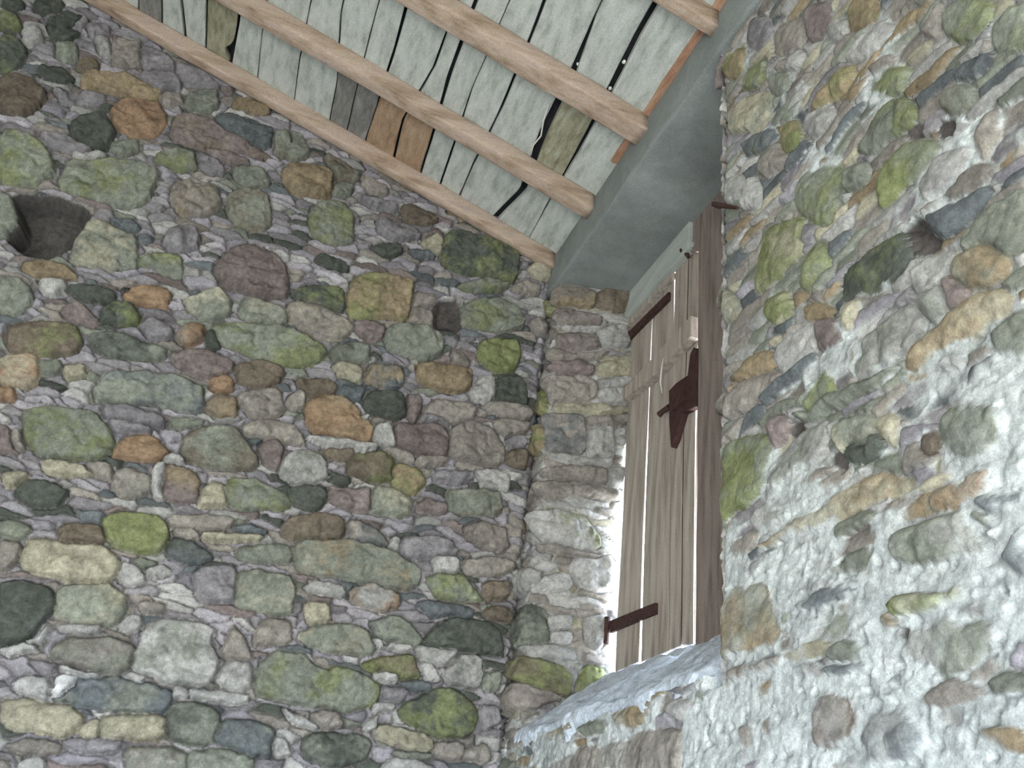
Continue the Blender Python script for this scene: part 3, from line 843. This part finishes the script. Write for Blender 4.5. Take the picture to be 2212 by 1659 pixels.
M['earth'] = noise_material('trodden_earth', [(0.3, (158, 157, 154)), (0.7, (188, 187, 184))], 6)
M['yard'] = noise_material('gravel_yard', [(0.3, (150, 148, 140)), (0.7, (184, 182, 174))], 3)
M['pale_bits'] = noise_material('offwhite_bits', [(0.3, (206, 204, 196)), (0.7, (226, 224, 218))], 30)

# ------------------------------------------------------------------ left wall (plane y = 0, room at y < 0)
ROOF_S = 0.31
ROOF_Z = 3.835          # underside of the rafters at the right wall


def arange2(*seg):
    """grid line positions: (start, end, step) pieces"""
    out = []
    for a, b, s in seg:
        out.extend(np.arange(a, b - 1e-6, s))
    out.append(seg[-1][1])
    return np.array(out)


QL = 0.004
st = parse(LEFT)
st += extra_stones(st, -4.2, 0.0, 0.0, 4.9, 5, tries=14000, size=(0.10, 0.27))
us = arange2((-4.4, -2.7, 0.03), (-2.7, 0.03, QL))
vs = arange2((0.0, 1.6, 0.03), (1.6, 4.75, QL))
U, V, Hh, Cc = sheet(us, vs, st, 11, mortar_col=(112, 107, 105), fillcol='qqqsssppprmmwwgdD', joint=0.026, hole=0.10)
Vv = np.stack([U, -Hh, V], -1)
Vv[..., 1] += 0.05 * sstep(-0.02, 0.03, U)      # the face turns away behind the jamb
cv, cf = boxes([(-4.7, 0.32, 0.15, 0.5, 0, 5.0)])
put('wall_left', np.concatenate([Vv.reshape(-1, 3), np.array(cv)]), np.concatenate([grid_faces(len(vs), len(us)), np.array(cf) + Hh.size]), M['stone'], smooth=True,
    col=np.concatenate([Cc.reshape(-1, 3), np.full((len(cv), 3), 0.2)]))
tag(bpy.data.objects['wall_left'], 'rubble stone gable wall on the left with mossy stones and slate chips', 'wall', kind='structure')

# ------------------------------------------------------------------ right wall (plane x = 0) with the window opening and its jambs
WY0, WY1, WZ0, WZ1 = -1.312, -0.09, 2.05, 3.745
QR = 0.004
st = parse(RIGHT)
st += extra_stones(st, -3.4, 0.0, 0.6, 4.3, 9, tries=1500, size=(0.14, 0.3),
                   keep_out=lambda u, v: (u > -1.32 and v > 2.04))
us = arange2((-5.7, -2.5, 0.03), (-2.5, 0.02, QR))
vs = arange2((0.0, 1.4, 0.03), (1.4, 3.77, QR))


def smear(U, V):
    low = 0.20 + 0.44 * sstep(2.75, 1.95, V)
    return low + 0.14 * np.exp(-((U + 1.35) / 0.25) ** 2) * sstep(2.8, 2.2, V)


U, V, Hh, Cc = sheet(us, vs, st, 23, mortar_amt=smear, mortar_col=(150, 150, 146), fillcol='wwmmmyggpsDo', joint=0.014, chip=(0.11, 0.028), chip_depth=(-0.011, 0.004), hole=0.035, proud=(0.0, 0.008), facets=0.013, warp=0.75)
# rounded arris at the opening
edge_y = WY0 + 0.012 * fbm(V, V * 0 + 3.1, 0.16, 71, 3)
d = np.where(V > WZ0 - 0.03, edge_y - U, 1.0)
rr = 0.035
Hh -= np.where((d < rr) & (d > -0.06), rr * (1 - np.clip(d / rr, 0, 1)) ** 2, 0)
inside = (U > edge_y) & (V > WZ0 - 0.012 + 0.012 * fbm(U, U * 0, 0.12, 72, 2))
keep = ~(inside[:-1, :-1] & inside[1:, 1:])
Vw = np.stack([-Hh, U, V], -1)
parts_v = [Vw.reshape(-1, 3)]
parts_f = [grid_faces(len(vs), len(us), keep, flip=True)]
parts_c = [Cc.reshape(-1, 3)]
off = Vw.shape[0] * Vw.shape[1]

# left jamb: a short return on the wall plane, a rounded corner, then the splayed face running out to the shutter
ss = arange2((-0.22, 0.58, QR))
vs2 = arange2((2.0, 3.77, QR))
U, V, Hh, Cc = sheet(ss, vs2, parse(REV), 31, fillcol='wwwwmmmpy', joint=0.016, chip=(0.11, 0.026), mortar_col=(150, 149, 144), warp=0.8)
path = np.array([(0.012, 0.14), (0.0, -0.02), (-0.004, -0.075), (0.006, -0.094), (0.03, -0.102), (0.345, -0.106), (0.37, -0.07), (0.40, 0.14)])
knots = np.array([-0.22, -0.08, -0.025, 0.0, 0.03, 0.345, 0.38, 0.58])
px_, py_ = np.interp(ss, knots, path[:, 0]), np.interp(ss, knots, path[:, 1])
k7 = np.ones(9) / 9
px_ = np.convolve(np.pad(px_, 4, 'edge'), k7, 'valid')
py_ = np.convolve(np.pad(py_, 4, 'edge'), k7, 'valid')
tx, ty = np.gradient(px_), np.gradient(py_)
ln = np.hypot(tx, ty) + 1e-9
nx, ny = ty / ln, -tx / ln
Vj = np.stack([px_[None, :] + nx[None, :] * Hh, py_[None, :] + ny[None, :] * Hh, V], -1)
Vj[..., 1] += 0.022 * sstep(3.05, 2.85, V) * sstep(.10, .30, U)
Vj[..., 1] -= 0.026 * sstep(2.95, 3.35, V) * sstep(0.0, .25, U)
parts_v.append(Vj.reshape(-1, 3))
parts_f.append(grid_faces(len(vs2), len(ss)) + off)
parts_c.append(Cc.reshape(-1, 3))
off += Hh.size

# right jamb (turned away from the camera)
ss = arange2((-0.0, 0.40, 0.008))
vs2 = arange2((2.0, 3.77, 0.008))
stj = extra_stones([], 0, .4, 2, 3.8, 77, tries=300, size=(.1, .2))
U, V, Hh, Cc = sheet(ss, vs2, stj, 37, fillcol='wwmmpg', joint=0.014, mortar_col=(150, 149, 144))
Vj = np.stack([U, WY0 - 0.012 + Hh - 0.06 * sstep(.26, .4, U), V], -1)
parts_v.append(Vj.reshape(-1, 3))
parts_f.append(grid_faces(len(vs2), len(ss), flip=True) + off)
parts_c.append(Cc.reshape(-1, 3))
off += Hh.size
cv, cf = boxes([(0.07, 0.36, -6.0, -1.42, 0, 3.74), (0.07, 0.36, -1.42, 0.15, 0, 1.95)])
parts_v.append(np.array(cv))
parts_f.append(np.array(cf) + off)
parts_c.append(np.full((len(cv), 3), 0.2))
wr = put('wall_right', np.concatenate(parts_v), np.concatenate(parts_f), M['stone'], smooth=True, col=np.concatenate(parts_c))
tag(wr, 'rough mortared stone wall on the right around the shuttered opening', 'wall', kind='structure')

# ------------------------------------------------------------------ the rest of the barn: outer skin, back and far walls, floor, yard


M['plain_stone'] = noise_material('plain_rubble', [(0.3, (96, 94, 88)), (0.5, (134, 130, 120)), (0.7, (150, 148, 138))], 6, (1, 1, 2), 0.8, 0.02)
XF = FAR_X
v, f = boxes([(-4.7, DOOR_X0, BACK_Y - .4, BACK_Y, 0, 5.0), (DOOR_X1, 0.4, BACK_Y - .4, BACK_Y, 0, 5.0), (DOOR_X0, DOOR_X1, BACK_Y - .4, BACK_Y, DOOR_Z, 5.0)])
tag(put('wall_back', v, f, M['plain_stone']), 'plain stone wall behind the viewer with the barn doorway', 'wall', kind='structure')
v, f = boxes([(XF - .4, XF, BACK_Y, FAR_Y0, 0, 5.0), (XF - .4, XF, FAR_Y1, 0.3, 0, 5.0), (XF - .4, XF, FAR_Y0, FAR_Y1, FAR_Z, 5.0)])
tag(put('wall_far', v, f, M['plain_stone']), 'plain stone wall opposite the shuttered opening', 'wall', kind='structure')
v, f = boxes([(XF, 0.3, BACK_Y, 0.2, -0.15, 0.0)])
tag(put('floor', v, f, M['earth']), 'trodden earth floor of the barn', 'floor', kind='structure')
v, f = boxes([(-30, 30, -30, 30, -0.3, -0.16)])
tag(put('ground', v, f, M['yard']), 'gravel yard outside the barn', 'ground', kind='structure')

# ------------------------------------------------------------------ concrete beam over the opening
def slab(x0, x1, y0, y1, z0, z1, step, amp, seed, bev=0.012):
    """a box with many faces, worn edges and slightly uneven faces"""
    bm = bmesh.new()
    bmesh.ops.create_cube(bm, size=1.0)
    for q in bm.verts:
        q.co = Vector(((x0 + x1) / 2 + q.co.x * (x1 - x0), (y0 + y1) / 2 + q.co.y * (y1 - y0), (z0 + z1) / 2 + q.co.z * (z1 - z0)))
    bmesh.ops.bevel(bm, geom=list(bm.edges), offset=bev, segments=3, profile=0.5, affect='EDGES')
    for ax, (a, b) in enumerate(((x0, x1), (y0, y1), (z0, z1))):
        n = int((b - a) / step)
        for k in range(1, n):
            co = Vector((0, 0, 0))
            co[ax] = a + (b - a) * k / n
            no = Vector((0, 0, 0))
            no[ax] = 1
            bmesh.ops.bisect_plane(bm, geom=list(bm.verts) + list(bm.edges) + list(bm.faces), plane_co=co, plane_no=no)
    co = np.array([q.co[:] for q in bm.verts])
    dx = fbm(co[:, 1], co[:, 2], 0.12, seed, 3) * amp
    dz = fbm(co[:, 1], co[:, 0], 0.12, seed + 5, 3) * amp
    for q, a, b in zip(bm.verts, dx, dz):
        q.co.x += a
        q.co.z += b
    bm.verts.index_update()
    v = [q.co[:] for q in bm.verts]
    f = [[w.index for w in q.verts] for q in bm.faces]
    bm.free()
    return v, f


v, f = slab(-0.012, 0.40, -5.6, 0.10, 3.742, 3.905, 0.06, 0.006, 3)
tag(put('concrete_beam', v, f, M['concrete'], smooth=True), 'grey concrete beam spanning above the shuttered opening under the roof', 'beam', kind='structure')

# ------------------------------------------------------------------ rafters
def log(name, y0, y1, h, x0, x1, seed, label, dz=0.0):
    """squared, slightly crooked timber lying on the slope, between y0 and y1, h deep"""
    n, k = 90, 20
    xs = np.linspace(x0, x1, n)
    cy, hw = (y0 + y1) / 2, (y1 - y0) / 2
    verts = []
    t = np.linspace(0, 2 * np.pi, k, endpoint=False)
    e = 0.24
    oy = np.sign(np.cos(t)) * np.abs(np.cos(t)) ** e
    oz = np.sign(np.sin(t)) * np.abs(np.sin(t)) ** e
    b1 = 0.007 * fbm(xs, xs * 0 + seed, 0.7, seed, 2)
    b2 = 0.005 * fbm(xs, xs * 0 + seed, 0.55, seed + 1, 2)
    sw = 1 + 0.10 * fbm(xs, xs * 0 + seed, 0.35, seed + 2, 2)
    for i, x in enumerate(xs):
        zc = ROOF_Z - ROOF_S * x + h / 2 + dz
        r = 1 + 0.03 * vnoise(x * np.ones(k), t * .3, 0.2, seed + 3)
        for j in range(k):
            verts.append((x, cy + b1[i] + oy[j] * hw * sw[i] * r[j], zc + b2[i] + oz[j] * h / 2 * r[j]))
    f = [(i * k + j, i * k + (j + 1) % k, (i + 1) * k + (j + 1) % k, (i + 1) * k + j) for i in range(n - 1) for j in range(k)]
    f = [q[::-1] for q in f]
    f += [tuple(range(k)), tuple(range((n - 1) * k, n * k))[::-1]]
    o = put(name, verts, f, M['log'], smooth=True, origin=(x1, cy, ROOF_Z - ROOF_S * x1))
    tag(o, label, 'rafter', 'rafters under the roof boards')
    return o


log('rafter', -0.052, -0.004, 0.072, -2.6, -0.012, 4, 'wooden rafter lying against the left stone wall')
log('rafter', -0.442, -0.374, 0.072, -2.6, -0.012, 9, 'second wooden rafter out from the left stone wall')
log('rafter', -0.885, -0.797, 0.072, -2.6, -0.012, 15, 'thick wooden rafter, third out from the left stone wall')
log('rafter', -1.335, -1.29, 0.072, -2.6, -0.012, 21, 'short visible rafter end at the top, farthest from the left wall')

# ------------------------------------------------------------------ roof boards
ceiling = tag(empty('ceiling', (0, 0, 3.9)), 'sloping roof of weathered boards with dark gaps', 'roof', kind='structure')
DECK = ROOF_Z + 0.070
YS = [-1.7, -1.10, -0.87, -0.57, -0.26, 0.02]
# seams between boards: x at each y of YS, and the gap width at each
SE = [
    ([-2.30] * 6, [.006] * 6, 'p'),
    ([-2.12] * 6, [.005] * 6, 'g'),
    ([-1.98] * 6, [.006] * 6, 'p'),
    ([-1.885] * 6, [.005] * 6, 'p'),
    ([-1.79, -1.79, -1.79, -1.79, -1.79, -1.785], [.005] * 6, 'g'),
    ([-1.70, -1.70, -1.70, -1.70, -1.695, -1.69], [.005] * 6, 'p'),
    ([-1.62, -1.62, -1.62, -1.62, -1.622, -1.586], [.010, .010, .010, .011, .012, .010], 'p'),
    ([-1.53, -1.53, -1.53, -1.53, -1.519, -1.508], [.005] * 6, 'o'),
    ([-1.39, -1.39, -1.39, -1.39, -1.395, -1.407], [.004, .004, .004, .004, .012, .006], 'p'),
    ([-1.30, -1.30, -1.30, -1.30, -1.302, -1.293], [.004] * 6, 'p'),
    ([-1.15, -1.15, -1.15, -1.15, -1.150, -1.140], [.004] * 6, 'p'),
    ([-1.05, -1.05, -1.045, -1.042, -1.000, -.990], [.004] * 6, 'd'),
    ([-.930, -.930, -.930, -.929, -.925, -.916], [.003] * 6, 'd'),
    ([-.840, -.840, -.842, -.836, -.838, -.842], [.012, .012, .013, .010, .004, .004], 'r'),
    ([-.700, -.700, -.692, -.693, -.733, -.714], [.006, .006, .006, .008, .009, .008], 'R'),
    ([-.640, -.640, -.640, -.634, -.614, -.600], [.012, .012, .012, .012, .008, .008], 'p'),
    ([-.547, -.547, -.547, -.547, -.529, -.514], [.003, .003, .003, .003, .007, .006], 'p'),
    ([-.455, -.455, -.442, -.432, -.437, -.433], [.010, .010, .010, .009, .006, .004], 'p'),
    ([-.312, -.301, -.279, -.270, -.236, -.285], [.006, .006, .022, .030, .026, .024], 'l'),
    ([-.170, -.165, -.150, -.138, -.133, -.122], [.020, .020, .020, .012, .004, .004], 'p'),
    ([.06] * 6, [.004] * 6, 'p'),
]
KEY = {'p': 'board_pale', 'g': 'board_grey', 'd': 'board_grey', 'o': 'board_olive', 'r': 'board_orange', 'R': 'board_orange', 'l': 'board_olive'}


def roof_board(i, ya, yb, key):
    yy = np.linspace(ya, yb, max(8, int((yb - ya) / 0.026)))
    a, b = SE[i], SE[i + 1]
    rs = random.Random(i * 7 + 3)
    xa = np.interp(yy, YS, a[0]) + np.interp(yy, YS, a[1]) / 2 + 0.0016 * fbm(yy, yy * 0 + i, .12, 300 + i, 2)
    xb = np.interp(yy, YS, b[0]) - np.interp(yy, YS, b[1]) / 2 + 0.0016 * fbm(yy, yy * 0 + i, .12, 400 + i, 2)
    if i == 7:      # a knot has dropped out of this board's edge
        xb -= 0.028 * np.exp(-((yy + 0.10) / 0.035) ** 2)
    lift, tip = rs.uniform(0, 0.004), rs.uniform(-0.003, 0.003)
    th = 0.022
    verts = []
    for x0, x1, y in zip(xa, xb, yy):
        w = x1 - x0
        for t, s in ((0.0, 0.003), (0.03, 0), (0.5, -0.0005), (0.97, 0), (1.0, 0.003)):
            x = x0 + w * t
            verts.append((x, y, DECK - ROOF_S * x + lift + tip * (t - .5) * 2 + s))
        verts.append((x1, y, DECK - ROOF_S * x1 + lift + th))
        verts.append((x0, y, DECK - ROOF_S * x0 + lift + th))
    k = 7
    n = len(yy)
    f = [(p * k + j, (p + 1) * k + j, (p + 1) * k + (j + 1) % k, p * k + (j + 1) % k) for p in range(n - 1) for j in range(k)]
    f += [tuple(range(k)), tuple(range((n - 1) * k, n * k))[::-1]]
    return put('roof_board', verts, f, M[KEY[key]], ceiling, origin=((xa[0] + xb[0]) / 2, (ya + yb) / 2, DECK))


for i in range(len(SE) - 1):
    k = SE[i][2]
    if k in 'drR':          # these short boards end on the second rafter
        roof_board(i, -3.4, -0.4105, 'p')
        roof_board(i, -0.4075, 0.02, k)
    elif k == 'l':
        roof_board(i, -3.4, -0.8415, 'p')
        roof_board(i, -0.8385, -0.4105, k)
        roof_board(i, -0.4075, 0.02, 'p')
    else:
        roof_board(i, -3.4, 0.02, k)
# dark slates lying over the boards, the boards beyond the frame and the other slope of the roof
RIDGE = -2.3


def slope_slab(x0, x1, y0, y1, z_at, th):
    v = [(x, y, z_at(x) + t) for t in (0, th) for y in (y0, y1) for x in (x0, x1)]
    return v, [(0, 2, 3, 1), (4, 5, 7, 6), (0, 1, 5, 4), (2, 6, 7, 3), (0, 4, 6, 2), (1, 3, 7, 5)]


v, f = slope_slab(RIDGE, 0.55, -6.0, 0.5, lambda x: DECK - ROOF_S * x + 0.05, 0.03)
put('roof_slates', v, f, M['dark_slate'], ceiling)
v, f = slope_slab(RIDGE, 0.06, -6.0, -3.41, lambda x: DECK - ROOF_S * x, 0.02)
put('roof_boarding', v, f, M['board_pale'], ceiling)
v, f = slope_slab(-4.8, RIDGE, -6.0, 0.5, lambda x: DECK - ROOF_S * (2 * RIDGE - x), 0.07)
put('roof_boarding', v, f, M['board_pale'], ceiling)


def tube(pts, r, k=7):
    """verts, faces of a rod through pts; r is one radius or one per point"""
    pts = [Vector(p) for p in pts]
    rs = [r] * len(pts) if isinstance(r, (int, float)) else r
    v, f = [], []
    for i, p in enumerate(pts):
        d = (pts[min(i + 1, len(pts) - 1)] - pts[max(i - 1, 0)]).normalized()
        a = d.orthogonal().normalized()
        b = d.cross(a)
        for j in range(k):
            t = 2 * math.pi * j / k
            v.append(p + (a * math.cos(t) + b * math.sin(t)) * rs[i])
    for i in range(len(pts) - 1):
        for j in range(k):
            f.append((i * k + j, i * k + (j + 1) % k, (i + 1) * k + (j + 1) % k, (i + 1) * k + j))
    f += [tuple(range(k))[::-1], tuple(range((len(pts) - 1) * k, len(pts) * k))]
    return [tuple(q) for q in v], f


# a pale splinter hanging in the wide gap, and small pale lumps set in the gaps
def deckpt(x, y, dz=0.0):
    return (x, y, DECK - ROOF_S * x + dz)


v, f = tube([deckpt(-.300, -.700, -.004), deckpt(-.292, -.63, -.006), deckpt(-.275, -.56, -.007), deckpt(-.283, -.50, -.006), deckpt(-.272, -.45, -.004)], [.002, .0035, .003, .003, .001])
put('splinter', v, f, M['pale_bits'], ceiling)


def lump(name, c, r, mat, parent, seed):
    bm = bmesh.new()
    bmesh.ops.create_icosphere(bm, subdivisions=2, radius=1.0)
    rs = random.Random(seed)
    for q in bm.verts:
        q.co = Vector(c) + Vector((q.co.x * r[0], q.co.y * r[1], q.co.z * r[2])) * rs.uniform(.75, 1.2)
    bm.verts.index_update()
    v = [q.co[:] for q in bm.verts]
    f = [[w.index for w in q.verts] for q in bm.faces]
    bm.free()
    return put(name, v, f, mat, parent, origin=c)


for x, y, r in ((-.152, -.882, .006), (-.157, -1.00, .006), (-.276, -.90, .005), (-.273, -.94, .004), (-.128, -.075, .005)):
    lump('pale_lump', deckpt(x, y, .012), (r, r * 1.2, r), M['pale_bits'], ceiling, int(-x * 1000))

# reddish timber strip between the beam and the boards
v, f = slab(-0.030, 0.05, -3.4, -0.62, 3.906, 3.936, 0.08, 0.005, 41, 0.006)
tag(put('wall_plate', v, f, M['plate'], smooth=True), 'thin reddish timber strip lying along the top of the concrete beam', 'timber')

# ------------------------------------------------------------------ the opening: sloping plastered sill and the frame post
window = tag(empty('window_1', (0.15, -0.7, 2.1)), 'deep shuttered opening in the right wall with plastered sill', 'window', kind='structure')
ss = arange2((-0.07, 0.50, 0.005))
ys = arange2((-1.335, 0.0, 0.005))
S_, Y_ = np.meshgrid(ss, ys)
lx = np.interp(ss, [-.07, -.02, 0.0, 0.03, 0.36, .38, 0.50], [.012, -.006, -.002, 0.02, 0.27, .287, 0.40])
lz = np.interp(ss, [-.07, -.02, 0.0, 0.03, 0.36, .38, 0.50], [1.99, 2.035, 2.055, 2.074, 2.262, 2.282, 2.284])
k7 = np.ones(7) / 7
lx = np.convolve(np.pad(lx, 3, 'edge'), k7, 'valid')
lz = np.convolve(np.pad(lz, 3, 'edge'), k7, 'valid')
hn = 0.016 * fbm(S_, Y_, 0.14, 91, 3) + 0.009 * fbm(S_, Y_, 0.035, 92, 3, .7)
tx, tz = np.gradient(lx), np.gradient(lz)
ln = np.hypot(tx, tz) + 1e-9
drop = 0.03 * np.clip(1 - (S_ + 0.07) / 0.08, 0, 1) * (0.6 + fbm(Y_, S_ * 0, 0.09, 93, 3)) + 0.05 * sstep(-1.2, -1.335, Y_) * sstep(.12, 0, S_)
Vs = np.stack([lx[None, :] - tz / ln * hn + drop, Y_, lz[None, :] + tx / ln * hn - drop * .5], -1)
put('window_sill', Vs.reshape(-1, 3), grid_faces(len(ys), len(ss), flip=True), M['plaster'], window, smooth=True, origin=(0.1, -0.7, 2.1))


def plank(name, poly, x, th, mat, parent, seed=1, wob=0.0025, bev=0.003, sub=0.05, skew=0.0):
    """a board cut to an outline (y, z) standing in the plane of the shutter; x is its front face"""
    P = []
    poly = np.array(poly, dtype=float)
    for a, b in zip(poly, np.roll(poly, -1, 0)):
        n = max(1, int(np.hypot(*(b - a)) / sub))
        for k in range(n):
            P.append(a + (b - a) * k / n)
    P = np.array(P)
    P = P + wob * np.stack([fbm(P[:, 1], P[:, 0], 0.15, 500 + seed, 3), fbm(P[:, 1], P[:, 0], 0.15, 600 + seed, 3)], -1)
    area = 0.5 * np.sum(P[:, 0] * np.roll(P[:, 1], -1) - np.roll(P[:, 0], -1) * P[:, 1])
    if area < 0:
        P = P[::-1]
    c = P.mean(0)
    bm = bmesh.new()
    vs_ = [bm.verts.new((x, a, b)) for a, b in P]
    fc = bm.faces.new(vs_[::-1])
    r = bmesh.ops.extrude_face_region(bm, geom=[fc])
    for q in r['geom']:
        if isinstance(q, bmesh.types.BMVert):
            q.co.x += th
            q.co.y += skew
    bmesh.ops.recalc_face_normals(bm, faces=list(bm.faces))
    ed = [e for e in bm.edges if all(abs(w.co.x - x) < 1e-6 for w in e.verts)]
    bmesh.ops.bevel(bm, geom=ed, offset=bev, segments=2, profile=0.6, affect='EDGES')
    bm.verts.index_update()
    v = [q.co[:] for q in bm.verts]
    f = [[w.index for w in q.verts] for q in bm.faces]
    bm.free()
    return put(name, v, f, mat, parent, origin=(x, c[0], c[1]))


plank('frame_post', [(-.626, 3.75), (-.86, 3.75), (-.86, 2.262), (-.694, 2.262), (-.690, 2.81), (-.681, 3.59), (-.622, 3.626)], 0.285, 0.08, M['post'], window, 3)
plank('frame_post', [(-1.20, 3.75), (-1.32, 3.75), (-1.32, 2.27), (-1.20, 2.27)], 0.285, 0.08, M['post'], window, 4)

plank('fixed_board', [(-.83, 3.75), (-1.21, 3.75), (-1.21, 2.262), (-.83, 2.262)], 0.318, 0.025, M['post'], window, 5)

# ------------------------------------------------------------------ the wooden shutter
sh = tag(empty('wooden_shutter', (0.30, -0.39, 2.30)), 'weathered plank shutter with rusty hinges and lock closing the wall opening', 'shutter')
SX = 0.300
plank('header_board', [(-.105, 3.742), (-.640, 3.742), (-.634, 3.628), (-.49, 3.634), (-.117, 3.642)], SX - .030, .029, M['header'], sh, 11)
def sboard(poly, dx, s):
    plank('shutter_board', poly, SX + dx, .014, M['shutter'], sh, s, skew=.020, wob=.0018)


sboard([(-.121, 3.675), (-.303, 3.675), (-.304, 3.21), (-.302, 2.969), (-.304, 2.669), (-.312, 2.292), (-.140, 2.290), (-.134, 2.476), (-.137, 2.816), (-.128, 3.292)], 0, 12)
sboard([(-.306, 3.675), (-.472, 3.675), (-.481, 3.348), (-.4895, 2.888), (-.497, 2.581), (-.509, 2.290), (-.325, 2.290), (-.312, 2.661), (-.309, 2.957)], .002, 13)
sboard([(-.486, 3.675), (-.581, 3.675), (-.578, 3.287), (-.572, 2.858), (-.583, 2.290), (-.512, 2.290), (-.4925, 2.888), (-.4845, 3.342)], 0, 14)
sboard([(-.586, 3.675), (-.652, 3.675), (-.655, 3.251), (-.645, 2.985), (-.646, 2.534), (-.650, 2.282), (-.587, 2.290), (-.576, 2.856), (-.582, 3.282)], .003, 15)
plank('backing_strip', [(-.53, 3.66), (-.625, 3.66), (-.625, 2.30), (-.53, 2.30)], SX + .020, .02, M['shutter'], sh, 18)
plank('ledger', [(-.134, 3.312), (-.40, 3.318), (-.667, 3.335), (-.668, 3.255), (-.40, 3.242), (-.15, 3.262)], SX - .032, .032, M['shutter'], sh, 16)
plank('top_rail', [(-.121, 3.634), (-.49, 3.625), (-.49, 3.602), (-.125, 3.602)], SX - .018, .018, M['shutter'], sh, 17)


def strap(z, y0, y1, drop):
    s = plank('hinge_strap', [(y0, z), (y1, z - drop), (y1, z - drop - .034), (y0, z - .040)], SX - .010, .010, M['iron'], sh, 21, wob=.001, bev=.001)
    v, f = tube([(SX - .018, y0 + .004, z + .012), (SX - .018, y0 + .004, z - .012), (SX - .016, y0 + .010, z - .075)], .010, 8)
    put('hinge_pin', v, f, M['iron'], s, origin=(SX - .018, y0, z))
    for k in range(3):
        y = y0 + (y1 - y0) * (.25 + .25 * k)
        v, f = tube([(SX - .010, y, z - .02 - drop * .5), (SX - .016, y, z - .02 - drop * .5)], [.006, .003], 6)
        put('rivet', v, f, M['iron'], s, origin=(SX - .012, y, z - .02))
    return s


strap(3.585, -.078, -.455, .020)
strap(2.462, -.100, -.432, .016)
lk = plank('lock_plate', [(-.505, 3.135), (-.556, 3.140), (-.634, 3.130), (-.648, 3.20), (-.672, 3.215), (-.692, 3.20), (-.693, 2.992), (-.60, 3.012), (-.556, 2.94), (-.53, 2.92), (-.514, 3.017)], SX - .022, .022, M['iron'], sh, 31, wob=.002, bev=.003)
tag(lk, 'rusted iron lock case')
v, f = boxes([(SX - .036, SX - .020, -.640, -.560, 3.035, 3.105)])
put('lock_case', v, f, M['iron'], lk, origin=(SX - .03, -.60, 3.07))
v, f = tube([(SX - .02, -.51, 3.075), (SX - .026, -.475, 3.072), (SX - .03, -.458, 3.066)], [.010, .009, .011], 7)
put('lock_bolt', v, f, M['iron'], lk, origin=(SX - .02, -.49, 3.07))
v, f = tube([(SX - .012, -.575, 3.640), (SX - .022, -.585, 3.655), (SX - .02, -.600, 3.640), (SX - .014, -.612, 3.61)], [.010, .014, .010, .006], 7)
put('latch_hook', v, f, M['iron'], sh, origin=(SX - .02, -.59, 3.63))
v, f = tube([(SX - .014, -.603, 3.646), (SX - .016, -.65, 3.642)], .008, 6)
put('peg', v, f, M['header'], sh, origin=(SX, -.62, 3.64))
# a strand of bark peeling off the ledger
v, f = tube([(SX - .034, -.482, 3.27), (SX - .045, -.494, 3.22), (SX - .045, -.488, 3.17), (SX - .03, -.474, 3.14)], [.0015, .003, .003, .001], 5)
put('bark_strand', v, f, M['pale_bits'], sh, origin=(SX, -.48, 3.2))

# iron spike sticking out of the wall beside the top of the shutter
v, f = tube([(0.03, -1.27, 3.25), (-0.030, -1.345, 3.180), (-.046, -1.41, 3.121), (-.050, -1.490, 3.053)], [.007, .007, .0065, .004], 8)
tag(put('iron_spike', v, f, M['iron'], origin=(0.0, -1.31, 3.2)), 'thin rusty iron spike sticking out of the right wall edge beside the shutter top', 'spike')
